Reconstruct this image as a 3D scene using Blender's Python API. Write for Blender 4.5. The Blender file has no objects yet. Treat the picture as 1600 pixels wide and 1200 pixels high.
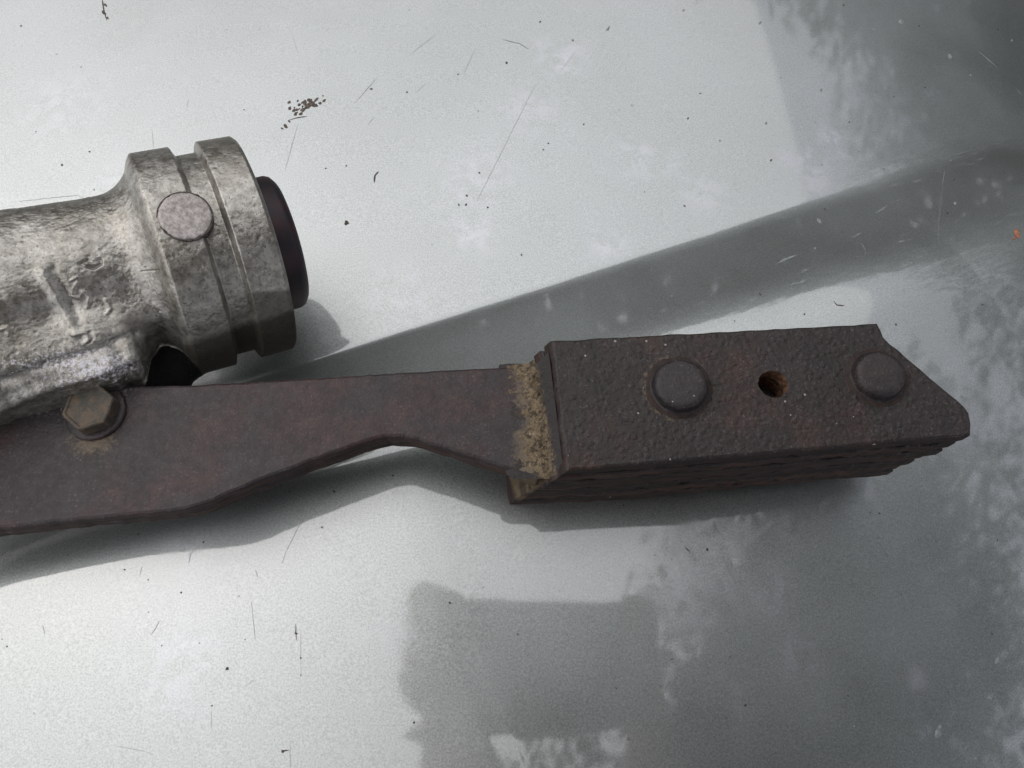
import bpy, bmesh, math, random
import numpy as np
from mathutils import Vector, Matrix, noise

R = math.radians
random.seed(7)
scene = bpy.context.scene
col = scene.collection

# ------------------------------------------------------------------ camera
MM = 0.001
F = 1209.0                       # focal length in pixels of the 1600 px wide photograph
TH = R(22.5)                     # lean of the camera away from straight down
D = 0.262
CAM = Vector((0, -D * math.sin(TH), D * math.cos(TH)))
cam = bpy.data.cameras.new('camera')
cam.sensor_width = 36
cam.lens = 36 * F / 1600
cam.clip_start = 0.01
cam.clip_end = 500
camo = bpy.data.objects.new('camera', cam)
camo.location = CAM
camo.rotation_euler = (TH, 0, 0)
col.objects.link(camo)
scene.camera = camo

# ------------------------------------------------------------------ light
SUN_DIR = Vector((-0.50, 0.25, 0.83)).normalized()     # towards the sun
sun = bpy.data.lights.new('sun', 'SUN')
sun.energy = 1.3
sun.angle = R(136)
sun.color = (1.0, 0.965, 0.90)
suno = bpy.data.objects.new('sun', sun)
suno.rotation_euler = SUN_DIR.to_track_quat('Z', 'Y').to_euler()
suno.location = SUN_DIR * 3
col.objects.link(suno)
world = bpy.data.worlds.new('World')
scene.world = world
world.use_nodes = True
wn = world.node_tree.nodes
wl = world.node_tree.links
sky = wn.new('ShaderNodeTexSky')
sky.sky_type = 'NISHITA'
sky.sun_disc = False
sky.sun_elevation = math.asin(SUN_DIR.z)
sky.sun_rotation = math.atan2(SUN_DIR.x, SUN_DIR.y)
sky.air_density = 0.8
sky.dust_density = 5.0
sky.ozone_density = 0.6
soft = wn.new('ShaderNodeHueSaturation')           # thin high cloud takes most of the blue out of the sky
soft.inputs['Saturation'].default_value = 0.45
wl.new(sky.outputs[0], soft.inputs['Color'])
veil = wn.new('ShaderNodeMix')                     # even veil of cloud over the whole dome
veil.data_type = 'RGBA'
veil.inputs[0].default_value = 0.7
veil.inputs[7].default_value = (6.8, 6.9, 7.5, 1)
wl.new(soft.outputs[0], veil.inputs[6])
wl.new(veil.outputs[2], wn['Background'].inputs[0])
wn['Background'].inputs[1].default_value = 0.115
scene.view_settings.view_transform = 'Standard'
scene.view_settings.look = 'None'
scene.view_settings.exposure = 0.42
scene.view_settings.gamma = 1
scene.cycles.max_bounces = 6

# ------------------------------------------------------------------ helpers
def P(u, v, z):
    """point at height z (mm) that stands where the photograph shows pixel u, v; metres"""
    d = Vector(((u - 800) / F, (600 - v) / F, -1.0))
    d.rotate(Matrix.Rotation(TH, 3, 'X'))
    t = (z * MM - CAM.z) / d.z
    return CAM + d * t

def Pm(u, v, z):
    p = P(u, v, z) / MM
    return (p.x, p.y)

def sm(a, b, x):
    t = np.clip((x - a) / (b - a), 0, 1)
    return t * t * (3 - 2 * t)

def tag(o, label=None, cat=None, group=None, kind=None):
    if label: o['label'] = label
    if cat: o['category'] = cat
    if group: o['group'] = group
    if kind: o['kind'] = kind
    return o

def link(name, me, mat, parent=None, smooth=False):
    o = bpy.data.objects.new(name, me)
    col.objects.link(o)
    if mat: me.materials.append(mat)
    if smooth:
        me.polygons.foreach_set('use_smooth', [True] * len(me.polygons))
    if parent: o.parent = parent
    return o

def mesh_from(name, verts, faces):
    me = bpy.data.meshes.new(name)
    me.from_pydata([tuple(v) for v in verts], [], faces)
    me.update()
    return me

def bm_mesh(name, bm):
    me = bpy.data.meshes.new(name)
    bm.to_mesh(me)
    bm.free()
    return me

# ------------------------------------------------------------------ materials
class NT:
    def __init__(s, name):
        s.m = bpy.data.materials.new(name)
        s.m.use_nodes = True
        s.t = s.m.node_tree
        s.b = s.t.nodes['Principled BSDF']
        s.co = s.t.nodes.new('ShaderNodeTexCoord').outputs['Object']
    def link(s, a, b): s.t.links.new(a, b)
    def put(s, sock, v):
        if isinstance(v, bpy.types.NodeSocket): s.link(v, sock)
        else: sock.default_value = v
    def noise(s, scale, detail=3, rough=0.55, off=(0, 0, 0), dist=0.0, stretch=(1, 1, 1)):
        mp = s.t.nodes.new('ShaderNodeMapping')
        mp.inputs['Location'].default_value = off
        mp.inputs['Scale'].default_value = stretch
        s.link(s.co, mp.inputs[0])
        n = s.t.nodes.new('ShaderNodeTexNoise')
        n.inputs['Scale'].default_value = scale
        n.inputs['Detail'].default_value = detail
        n.inputs['Roughness'].default_value = rough
        n.inputs['Distortion'].default_value = dist
        s.link(mp.outputs[0], n.inputs['Vector'])
        return n.outputs['Fac']
    def voro(s, scale, off=(0, 0, 0), feature='F1'):
        mp = s.t.nodes.new('ShaderNodeMapping')
        mp.inputs['Location'].default_value = off
        s.link(s.co, mp.inputs[0])
        n = s.t.nodes.new('ShaderNodeTexVoronoi')
        n.feature = feature
        n.inputs['Scale'].default_value = scale
        s.link(mp.outputs[0], n.inputs['Vector'])
        return n
    def ramp(s, fac, a, b, va=0.0, vb=1.0):
        n = s.t.nodes.new('ShaderNodeMapRange')
        n.interpolation_type = 'SMOOTHSTEP'
        s.put(n.inputs['Value'], fac)
        n.inputs['From Min'].default_value = a
        n.inputs['From Max'].default_value = b
        n.inputs['To Min'].default_value = va
        n.inputs['To Max'].default_value = vb
        return n.outputs[0]
    def mix(s, fac, a, b, mode='MIX'):
        n = s.t.nodes.new('ShaderNodeMix')
        n.data_type = 'RGBA'
        n.blend_type = mode
        s.put(n.inputs[0], fac)
        for sock, v in ((n.inputs[6], a), (n.inputs[7], b)):
            if isinstance(v, tuple) and len(v) == 3: v = (*v, 1)
            s.put(sock, v)
        return n.outputs[2]
    def math(s, op, a, b=0.0):
        n = s.t.nodes.new('ShaderNodeMath')
        n.operation = op
        s.put(n.inputs[0], a)
        s.put(n.inputs[1], b)
        return n.outputs[0]
    def attr(s, name):
        n = s.t.nodes.new('ShaderNodeAttribute')
        n.attribute_name = name
        return n.outputs['Fac']
    def bump(s, h, dist, strength=1.0, normal=None):
        n = s.t.nodes.new('ShaderNodeBump')
        n.inputs['Distance'].default_value = dist
        n.inputs['Strength'].default_value = strength
        s.link(h, n.inputs['Height'])
        if normal is not None: s.link(normal, n.inputs['Normal'])
        return n.outputs[0]
    def set(s, **kw):
        for k, v in kw.items():
            k = k.replace('_', ' ')
            if isinstance(v, tuple) and len(v) == 3: v = (*v, 1)
            s.put(s.b.inputs[k], v)
        return s.m

def make_paint():
    m = NT('silver_paint')
    fl = m.noise(1900, 2, 0.7)
    fl2 = m.noise(420, 3, 0.6, (3, 1, 2))
    cloud = m.noise(14, 4, 0.55, (2, 7, 1))
    c = m.mix(m.ramp(fl, 0.18, 0.82), (0.19, 0.206, 0.199), (0.41, 0.435, 0.423))
    c = m.mix(m.ramp(fl2, 0.3, 0.7, 0.0, 0.25), c, (0.30, 0.32, 0.315))
    c = m.mix(m.ramp(cloud, 0.35, 0.7, 0.0, 0.22), c, (0.50, 0.52, 0.54))
    st = m.attr('stain_reflection')
    stn = m.math('MULTIPLY', st, m.ramp(m.noise(140, 5, 0.65, (5, 2, 0), 0.3), 0.40, 0.62))
    c = m.mix(m.math('MULTIPLY', stn, 0.5), c, (0.56, 0.56, 0.64))  # lilac tint: water marks plus painted reflections of sky
    # scattered small specks of grime
    v = m.voro(95, (0.3, 0.1, 0))
    sz = m.noise(40, 2, 0.5, (9, 9, 9))
    sp = m.math('LESS_THAN', v.outputs['Distance'], m.ramp(sz, 0.52, 0.75, 0.0, 0.055))
    c = m.mix(m.math('MULTIPLY', sp, 0.45), c, (0.05, 0.05, 0.045))
    v2 = m.voro(70, (1.3, 4.1, 0))
    sp2 = m.math('LESS_THAN', v2.outputs['Distance'], m.ramp(m.noise(33, 2, 0.5, (4, 1, 9)), 0.53, 0.75, 0.0, 0.06))
    c = m.mix(m.math('MULTIPLY', sp2, 0.3), c, (0.6, 0.62, 0.62))
    bn = m.bump(fl, 0.00003, 0.5)
    rough = m.ramp(cloud, 0.3, 0.7, 0.42, 0.48)
    m.set(Base_Color=c, Metallic=0.9, Roughness=rough, Normal=bn, Coat_Weight=1.0, Coat_Roughness=m.math('ADD', m.math('MULTIPLY', stn, 0.3), 0.055), Coat_IOR=2.0)
    cb = m.bump(m.noise(300, 4, 0.6, (8, 8, 1)), 0.00002, 0.25)
    m.link(cb, m.b.inputs['Coat Normal'])
    return m.m

def make_steel(name, base=(0.027, 0.0205, 0.0212), red=(0.050, 0.021, 0.020), powder=False, coarse=False):
    m = NT(name)
    big = m.noise(38, 4, 0.6, (1, 2, 3))
    mid = m.noise(420, 4, 0.65, (4, 2, 3))
    fine = m.noise(1300, 3, 0.7, (7, 2, 3))
    c = m.mix(m.ramp(big, 0.46, 0.62), base, red)
    c = m.mix(m.ramp(mid, 0.35, 0.72, 0.0, 0.6), c, tuple(x * 1.35 for x in base))
    c = m.mix(m.ramp(fine, 0.3, 0.5, 0.55, 0.0), c, (0.018, 0.014, 0.014))
    c = m.mix(m.ramp(fine, 0.56, 0.70, 0.0, 0.5), c, (0.14, 0.125, 0.125))
    c = m.mix(m.ramp(m.noise(110, 5, 0.7, (6, 6, 6), .5), 0.38, 0.66, 0.55, 0.0), c, tuple(x * .45 for x in base))
    # light grains of dust
    v = m.voro(260, (0.2, 0.7, 0.1))
    sp = m.math('LESS_THAN', v.outputs['Distance'], m.ramp(m.noise(55, 2, 0.5, (2, 8, 2)), 0.5, 0.75, 0.0, 0.14))
    c = m.mix(m.math('MULTIPLY', sp, 0.6), c, (0.42, 0.39, 0.36))
    if powder:
        pw = m.attr('powder')
        pn = m.ramp(m.math('ADD', pw, m.math('MULTIPLY', m.noise(900, 3, 0.7, (1, 1, 1)), 0.9)), 0.80, 1.15)
        c = m.mix(pn, c, (0.46, 0.45, 0.48))
        dn = m.attr('dirt')
        dm = m.ramp(m.math('ADD', dn, m.math('MULTIPLY', m.noise(800, 4, 0.7, (3, 1, 1)), 0.9)), 0.80, 1.2)
        c = m.mix(m.math('MULTIPLY', dm, .8), c, (0.13, 0.098, 0.06))
    h = m.math('ADD', m.math('MULTIPLY', mid, 1.0), m.math('MULTIPLY', fine, 0.45))
    if coarse:
        pv = m.ramp(m.voro(520, (1, 2, 3)).outputs['Distance'], 0.15, .55)
        h = m.math('SUBTRACT', h, m.math('MULTIPLY', pv, .35))
    h = m.math('ADD', h, m.math('MULTIPLY', m.noise(2300, 2, 0.7, (2, 4, 4)), .35))
    b = m.bump(h, 0.0005 if coarse else 0.0004, 0.7)
    return m.set(Base_Color=c, Metallic=0.0, Specular_IOR_Level=0.36, Roughness=m.ramp(mid, 0.3, 0.7, 0.36, 0.55), Normal=b)

def make_edge():
    m = NT('laminated_edge_steel')
    st = m.noise(300, 4, 0.65, (1, 1, 1), 0.3, (0.25, 0.25, 2.5))
    fine = m.noise(1100, 3, 0.7)
    c = m.mix(m.ramp(st, 0.35, 0.65), (0.014, 0.009, 0.008), (0.075, 0.043, 0.034))
    c = m.mix(m.ramp(fine, 0.62, 0.8, 0, 0.8), c, (0.13, 0.10, 0.07))
    dm = m.ramp(m.math('ADD', m.attr('dirt'), m.math('MULTIPLY', m.noise(800, 4, 0.7, (3, 1, 1)), 0.9)), 0.80, 1.2)
    c = m.mix(dm, c, (0.12, 0.088, 0.05))
    oi = m.t.nodes.new('ShaderNodeObjectInfo')
    c = m.mix(m.ramp(oi.outputs['Random'], 0, 1, 0, .6), c, (0.012, 0.009, 0.009))
    b = m.bump(m.math('ADD', st, m.math('MULTIPLY', fine, 0.4)), 0.0008, 0.6)
    return m.set(Base_Color=c, Metallic=0.0, Specular_IOR_Level=0.3, Roughness=0.72, Normal=b)

def make_casting():
    m = NT('cast_alloy')
    big = m.noise(45, 4, 0.6, (1, 5, 3))
    mid = m.noise(330, 4, 0.7, (4, 2, 8))
    fine = m.noise(1200, 3, 0.75, (7, 2, 3))
    c = m.mix(m.ramp(mid, 0.3, 0.7), (0.215, 0.203, 0.180), (0.45, 0.435, 0.40))
    c = m.mix(m.ramp(big, 0.48, 0.66, 0, 0.40), c, (0.24, 0.22, 0.175))
    c = m.mix(m.ramp(fine, 0.28, 0.47, 0.8, 0.0), c, (0.06, 0.053, 0.045))
    pw = m.attr('powder')
    pn = m.ramp(m.math('ADD', pw, m.math('MULTIPLY', m.noise(1000, 3, 0.75, (1, 1, 1)), 1.1)), 0.95, 1.2)
    c = m.mix(pn, c, (0.66, 0.65, 0.69))
    gr = m.attr('grime_shade')
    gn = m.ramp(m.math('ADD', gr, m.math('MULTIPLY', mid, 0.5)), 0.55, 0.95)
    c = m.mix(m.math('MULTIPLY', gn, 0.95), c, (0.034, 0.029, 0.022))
    c = m.mix(m.ramp(gr, 0.93, 0.99), c, (0.006, 0.006, 0.006))  # near-black stands in for the shade in the hollow by the rings
    c = m.mix(m.ramp(fine, 0.66, 0.8, 0, 0.6), c, (0.70, 0.69, 0.66))
    h = m.math('ADD', m.math('MULTIPLY', mid, 1.0), m.math('MULTIPLY', fine, 0.5))
    h = m.math('ADD', h, m.math('MULTIPLY', m.ramp(m.voro(420, (1, 2, 3)).outputs['Distance'], 0, .4), .5))
    b = m.bump(h, 0.00034, 0.6)
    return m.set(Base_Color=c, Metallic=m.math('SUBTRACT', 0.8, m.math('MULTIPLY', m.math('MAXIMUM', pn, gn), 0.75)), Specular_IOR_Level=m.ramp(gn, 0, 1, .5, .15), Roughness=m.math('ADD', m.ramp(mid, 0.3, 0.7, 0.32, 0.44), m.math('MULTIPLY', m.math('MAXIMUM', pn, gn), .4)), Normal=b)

def make_simple(name, ca, cb, scale, rough=0.6, metal=0.0, bd=0.0004, bs=0.5, lo=0.35, hi=0.65):
    m = NT(name)
    n = m.noise(scale, 4, 0.7)
    f = m.noise(scale * 3.1, 3, 0.7, (3, 3, 3))
    c = m.mix(m.ramp(n, lo, hi), ca, cb)
    return m.set(Base_Color=c, Metallic=metal, Roughness=rough, Normal=m.bump(m.math('ADD', n, m.math('MULTIPLY', f, 0.5)), bd, bs))

PAINT = make_paint()
STEEL = make_steel('smooth_pitted_steel', powder=True)
STEELC = make_steel('coarse_pitted_steel', (0.021, 0.015, 0.0142), (0.038, 0.0175, 0.012), powder=True, coarse=True)
def make_earth():
    m = NT('earthy_steel')
    n1 = m.noise(650, 4, 0.75, (2, 2, 2)); n2 = m.noise(1500, 3, 0.75, (5, 2, 2))
    e = m.mix(m.ramp(n1, 0.36, 0.62), (0.040, 0.029, 0.018), (0.175, 0.130, 0.078))
    e = m.mix(m.ramp(n2, 0.60, 0.72), e, (0.42, 0.36, 0.26))
    k = m.ramp(m.math('ADD', m.attr('dirt'), m.math('MULTIPLY', m.noise(700, 4, 0.75, (3, 1, 1)), 0.9)), 0.75, 1.1)
    c = m.mix(k, (0.033, 0.028, 0.028), e)
    return m.set(Base_Color=c, Roughness=0.85, Normal=m.bump(m.math('ADD', n1, m.math('MULTIPLY', n2, .5)), 0.0008, 0.8))
EARTH = make_earth()
SEAM = make_simple('dark_seam', (0.010, 0.006, 0.005), (0.028, 0.014, 0.010), 500, 0.8, 0, 0.0004, 0.6)
RIVET = make_steel('rivet_steel', (0.027, 0.022, 0.023), (0.030, 0.019, 0.017))
EDGE = make_edge()
CAST = make_casting()
DIRT = make_simple('dried_earth', (0.085, 0.058, 0.026), (0.36, 0.27, 0.14), 900, 0.95, 0, 0.0010, 0.9, 0.38, 0.66)
BOLT = make_simple('rusty_bolt', (0.045, 0.042, 0.034), (0.095, 0.068, 0.045), 330, 0.7, 0.0, 0.0006, 0.7, .4, .62)
BUSH = make_simple('dark_red_coating', (0.008, 0.006, 0.010), (0.030, 0.006, 0.009), 130, 0.55, 0.0, 0.0002, 0.4)
PLUG = make_simple('pinkish_alloy', (0.24, 0.215, 0.205), (0.44, 0.405, 0.39), 700, 0.55, 0.4, 0.0004, 0.5)
RUST = make_simple('rust', (0.16, 0.06, 0.03), (0.42, 0.17, 0.09), 700, 0.9)
BROWN = make_simple('brown_rust', (0.05, 0.022, 0.012), (0.20, 0.10, 0.05), 700, 0.9, 0, 0.0006, 0.8)
DARKDIRT = make_simple('dark_grime', (0.035, 0.03, 0.026), (0.11, 0.095, 0.08), 900, 0.9)
SCUFF = make_simple('pale_scuff', (0.14, 0.155, 0.155), (0.25, 0.27, 0.27), 900, 0.7)
SCRATCH = make_simple('grey_scratch', (0.22, 0.23, 0.23), (0.32, 0.33, 0.33), 900, 0.7)
GROUND = make_simple('asphalt', (0.04, 0.04, 0.042), (0.065, 0.065, 0.065), 60, 0.9, 0, 0.004, 0.6)

# ------------------------------------------------------------------ the bonnet
# swage line: world line through two pixels of its crest
RIGHTFALL = 0.0006
def _fall(x): return -RIGHTFALL * max(x, 0) ** 2
def _wp(u, v, z0):
    p = P(u, v, z0) / MM
    for _ in range(5):
        p = P(u, v, z0 + _fall(p.x)) / MM
    return np.array([p.x, p.y])
_a = _wp(400, 588, -14); _b = _wp(1600, 207, -14)
LA = _a
LD = (_b - _a) / np.linalg.norm(_b - _a)
LN = np.array([LD[1], -LD[0]])          # towards the photographer
def _td(u, v, z0):
    q = _wp(u, v, z0) - LA
    return q @ LD, q @ LN
CREST = np.array([_td(u, v, -14) for u, v in [(-400, 840), (0, 714), (400, 588), (620, 518), (860, 444), (1100, 368), (1350, 290), (1600, 207), (2000, 75)]])
VAL0 = np.array([_td(u, v, -2) for u, v in [(-300, 945), (0, 862), (300, 772), (620, 668), (1000, 500), (1200, 430), (1400, 370), (1600, 312), (2000, 190)]])
VAL1 = np.array([_td(u, v, 0) for u, v in [(-300, 1050), (0, 960), (300, 868), (620, 775), (1000, 625), (1200, 570), (1400, 515), (1600, 460), (2000, 340)]])

def hood(x, y):
    """height in mm, x y in mm (arrays)"""
    x = np.asarray(x, float); y = np.asarray(y, float)
    t = (x - LA[0]) * LD[0] + (y - LA[1]) * LD[1]
    cr = np.interp(t, CREST[:, 0], CREST[:, 1])
    d = (x - LA[0]) * LN[0] + (y - LA[1]) * LN[1] - cr
    w0 = np.interp(t, VAL0[:, 0], VAL0[:, 1]) - cr
    w1 = np.interp(t, VAL1[:, 0], VAL1[:, 1]) - cr
    S = 0.52
    def ramp_int(d0, a, b):     # integral of smoothstep from a to b
        q = np.clip((d0 - a) / (b - a), 0, 1)
        return (b - a) * (q ** 3 - q ** 4 / 2) + np.maximum(d0 - b, 0)
    crisp = np.clip(3.0 + 0.055 * np.maximum(t, 0), 2.5, 24)
    z = -14.0 + S * (ramp_int(d, -crisp * 0.5, crisp * 0.5 + 1) - ramp_int(d, w0, w1))
    z = z + 0.16 * np.exp(-((d + 3.2) / 2.6) ** 2)
    z -= RIGHTFALL * np.maximum(x, 0) ** 2           # falls away to the right
    z -= 0.0006 * np.maximum((x - y) / 1.414 - 70, 0) ** 2
    z -= 0.00018 * np.maximum(-y - 40, 0) ** 2
    z -= 0.00012 * np.maximum(y - 20, 0) ** 2
    z -= 0.00010 * np.maximum(-x - 100, 0) ** 2
    return z

def axis_vals(lo, hi, fine, clo, chi, coarse):
    a = list(np.arange(clo, lo, coarse)) + list(np.arange(lo, hi, fine)) + list(np.arange(hi, chi + 1, coarse))
    return np.array(a)

def make_bonnet():
    xs = axis_vals(-240, 240, 0.9, -700, 520, 20)
    ys = axis_vals(-150, 230, 0.9, -420, 700, 20)
    X, Y = np.meshgrid(xs, ys)
    Z = hood(X, Y)
    # gentle curl of the panel towards its edges
    edge = np.maximum.reduce([-620 - X, X - 440, -360 - Y, Y - 620, np.zeros_like(X)])
    Z = Z - edge ** 2 * 0.006
    nx, ny = len(xs), len(ys)
    V = np.stack([X.ravel(), Y.ravel(), Z.ravel()], 1) * MM
    ii = np.arange(nx * ny).reshape(ny, nx)
    q = np.stack([ii[:-1, :-1].ravel(), ii[:-1, 1:].ravel(), ii[1:, 1:].ravel(), ii[1:, :-1].ravel()], 1)
    # folded rim: the border drops and turns under, so the sheet has depth
    rim = list(ii[0, :]) + list(ii[1:, -1]) + list(ii[-1, -2::-1]) + list(ii[-2:0:-1, 0])
    base = len(V)
    low = V[rim].copy(); low[:, 2] -= 0.025
    inn = low.copy(); c = V.mean(0); inn[:, :2] = c[:2] + (low[:, :2] - c[:2]) * 0.96
    V = np.vstack([V, low, inn])
    n = len(rim)
    faces = [tuple(r) for r in q.tolist()]
    for i in range(n):
        j = (i + 1) % n
        faces.append((rim[j], rim[i], base + i, base + j))
        faces.append((base + j, base + i, base + n + i, base + n + j))
    me = bpy.data.meshes.new('car_bonnet')
    me.from_pydata(V.tolist(), [], faces)
    st = np.zeros(len(V))
    for (u, v, r, k) in STAIN_REFLECTIONS:
        cx, cy = Pm(u, v, 3)
        rr = r / 4.3
        dd = ((V[:, 0] / MM - cx) ** 2 + (V[:, 1] / MM - cy) ** 2) / rr ** 2
        st = np.maximum(st, k * np.exp(-dd * 1.2))
    at = me.attributes.new('stain_reflection', 'FLOAT', 'POINT')
    at.data.foreach_set('value', st)
    me.update()
    return link('car_bonnet', me, PAINT, None, True)

STAIN_REFLECTIONS = [(885, 35, 45, 1), (860, 15, 30, .8), (1010, 195, 45, .7), (1060, 200, 30, .6), (1345, 135, 32, 1), (1300, 185, 40, 1), (1365, 160, 20, .8),  # water marks, and patches of mirrored sky painted into the colour
          (1270, 180, 22, 1), (1320, 215, 35, .7), (735, 330, 45, .6), (740, 230, 70, .5), (960, 345, 40, .6), (1120, 250, 45, .6), (1040, 910, 30, 1),
          (1070, 960, 25, .8), (1100, 880, 60, .5), (1250, 1020, 30, .6), (1200, 920, 35, .6), (1450, 1060, 20, .7), (1465, 1145, 12, 1), (1520, 650, 40, .8),
          (1240, 820, 30, .6), (1150, 1090, 20, .5), (1390, 60, 30, .3), (1480, 90, 20, .6), (830, 120, 60, .5), (620, 420, 60, .35), (1540, 30, 20, .7), (1350, 765, 40, .5),
          (60, 110, 80, .4), (150, 240, 60, .4), (300, 1050, 70, .4), (620, 1000, 60, .3), (300, 870, 30, .4)]
bonnet = make_bonnet()
tag(bonnet, 'faded silver metallic car bonnet with a raised swage line, lying under the rusty parts', 'car bonnet')

def on_hood(u, v, lift=0.06):
    p = P(u, v, 0)
    for _ in range(6):
        p = P(u, v, float(hood(p.x / MM, p.y / MM)))
    return Vector((p.x, p.y, p.z + lift * MM))

def blob(verts, faces, u, v, r, asp=1.0, ang=0.0, lift=0.06, rough=0.35):
    n = 9
    c = len(verts)
    verts.append(on_hood(u, v, lift + 0.25 * r * 0.2))
    for i in range(n):
        a = 2 * math.pi * i / n
        rr = r * (1 + random.uniform(-rough, rough))
        x, y = rr * math.cos(a) * asp, rr * math.sin(a) / asp
        verts.append(on_hood(u + x * math.cos(ang) - y * math.sin(ang), v + x * math.sin(ang) + y * math.cos(ang), lift))
    for i in range(n):
        faces.append((c, c + 1 + (i + 1) % n, c + 1 + i))

def strip(verts, faces, pts, w, lift=0.06):
    fine = []
    for (a, b) in zip(pts[:-1], pts[1:]):
        k = max(2, int(math.hypot(b[0] - a[0], b[1] - a[1]) / 6))
        for i in range(k):
            t = i / k
            fine.append((a[0] + (b[0] - a[0]) * t + random.uniform(-.35, .35), a[1] + (b[1] - a[1]) * t + random.uniform(-.35, .35)))
    fine.append(pts[-1])
    n = len(fine)
    c = len(verts)
    for i, (u, v) in enumerate(fine):
        a = fine[max(i - 1, 0)]; b = fine[min(i + 1, n - 1)]
        dx, dy = b[0] - a[0], b[1] - a[1]
        L = math.hypot(dx, dy) or 1
        ww = w * 0.5 * (math.sin(math.pi * (0.06 + 0.88 * i / (n - 1))) ** 0.6) * random.uniform(.6, 1.2)
        verts.append(on_hood(u - dy / L * ww, v + dx / L * ww, lift))
        verts.append(on_hood(u + dy / L * ww, v - dx / L * ww, lift))
    for i in range(n - 1):
        faces.append((c + 2 * i, c + 2 * i + 1, c + 2 * i + 3, c + 2 * i + 2))

def marks():
    # bird dropping remains, dark crumbs
    V, Fc = [], []
    for _ in range(46):
        a = random.gauss(0, 1); b = random.gauss(0, 1)
        u = 480 + a * 11 + b * 3; v = 163 - a * 5 + b * 5
        blob(V, Fc, u, v, random.uniform(1.0, 3.2), 1.2, -0.5, 0.1)
    for (u, v, r) in [(446, 197, 3), (452, 190, 2), (441, 201, 1.6), (165, 8, 2.5), (162, 20, 3), (168, 28, 2)]:
        blob(V, Fc, u, v, r, 1.3, 0.6)
    strip(V, Fc, [(450, 188), (466, 184), (480, 182)], 1.6)
    strip(V, Fc, [(160, 0), (162, 14), (167, 32)], 3)
    o = link('dropping_crumbs', mesh_from('dropping_crumbs', V, Fc), BROWNDARK, bonnet)
    tag(o, kind='stuff')
    # dark specks
    V, Fc = [], []
    pts = [(580, 139, 2.5), (792, 98, 2.4), (844, 34, 2), (895, 63, 2), (912, 194, 1.6), (857, 224, 1.8), (849, 234, 1.6), (749, 270, 2), (729, 306, 2.2), (717, 320, 2.4), (728, 320, 2.4), (762, 324, 2),
           (815, 398, 2), (541, 349, 5), (509, 263, 1.5), (541, 259, 2), (1205, 250, 2.2), (1289, 327, 2), (1480, 333, 2.4), (1075, 185, 2), (1125, 220, 1.6), (1397, 151, 1.5), (1381, 264, 1.5), (1318, 8, 2.4), (1070, 322, 2),
           (1327, 191, 1.6), (1535, 476, 2), (355, 1045, 3.4), (331, 1103, 2), (647, 1129, 2.6), (442, 1174, 3.5), (463, 990, 3), (703, 942, 3), (522, 768, 2.6), (614, 743, 2.4), (452, 768, 1.6), (318, 847, 2.2), (503, 824, 2),
           (1105, 859, 2.8), (1165, 1102, 2.8), (1050, 1030, 1.8), (755, 918, 1.5), (97, 258, 2.4), (140, 237, 2), (56, 206, 1.4), (147, 296, 1.6), (283, 926, 2), (195, 890, 1.8), (216, 835, 1.8), (106, 867, 1.5), (11, 1010, 1.8),
           (253, 1009, 1.5), (383, 999, 1.5), (312, 1005, 1.2), (470, 1028, 2), (470, 1055, 1.5), (1374, 802, 2), (1360, 801, 1.5), (1400, 507, 2), (1257, 491, 2), (465, 158, 2.4), (1550, 990, 2)]
    for (u, v, r) in pts: blob(V, Fc, u, v, r * .75, random.uniform(.9, 1.3), random.uniform(0, 3))
    for _ in range(45):
        blob(V, Fc, random.uniform(0, 1600), random.uniform(0, 1200), random.uniform(0.6, 1.3), 1.2, random.uniform(0, 3))
    strip(V, Fc, [(592, 268), (586, 274), (585, 285)], 3.4)
    strip(V, Fc, [(1186, 458), (1189, 462)], 3)
    strip(V, Fc, [(1302, 470), (1308, 477), (1320, 478)], 2)
    strip(V, Fc, [(441, 1174), (452, 1172)], 2.4)
    strip(V, Fc, [(462, 975), (463, 1000)], 2)
    strip(V, Fc, [(1070, 855), (1078, 862)], 2)
    o = link('grime_specks', mesh_from('grime_specks', V, Fc), DARKDIRT, bonnet)
    tag(o, kind='stuff')
    # thin grey scratches
    V, Fc = [], []
    S = [([(836, 133), (815, 175), (745, 315)], 1.3), ([(588, 123), (555, 160)], 1.5), ([(465, 195), (445, 268)], 1.2), ([(455, 50), (466, 84)], .9), ([(742, 78), (725, 114)], 1), ([(680, 54), (643, 84)], .8),
         ([(238, 205), (240, 232)], 1), ([(30, 315), (120, 305), (150, 318)], 1), ([(393, 1000 - 60), (399, 1000)], 1.2), ([(473, 810), (447, 862), (441, 880)], 1.3), ([(399, 890), (403, 903)], 2),
         ([(249, 970), (243, 982), (236, 992)], 1.6), ([(307, 855), (298, 866), (295, 880)], 1.6), ([(470, 980), (470, 1060)], .8), ([(222, 885), (218, 900)], 1), ([(330, 1110), (331, 1140)], .8),
         ([(900, 80), (875, 112)], .8), ([(650, 146), (665, 130)], .8), ([(575, 195), (585, 183)], .9), ([(453, 1155), (454, 1200)], 1), ([(180, 1165), (230, 1175), (240, 1180)], .9)]
    for p, w in S: strip(V, Fc, p, w * .62)
    for _ in range(6):
        u, v = random.uniform(0, 700), random.choice([random.uniform(0, 420), random.uniform(900, 1200)])
        a = random.uniform(0, 6); L = random.uniform(6, 30)
        strip(V, Fc, [(u, v), (u + L * math.cos(a), v + L * math.sin(a))], .7)
    o = link('dark_scratches', mesh_from('dark_scratches', V, Fc), SCRATCH, bonnet)
    tag(o, kind='stuff')
    # pale scuffs, chips
    V, Fc = [], []
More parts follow.
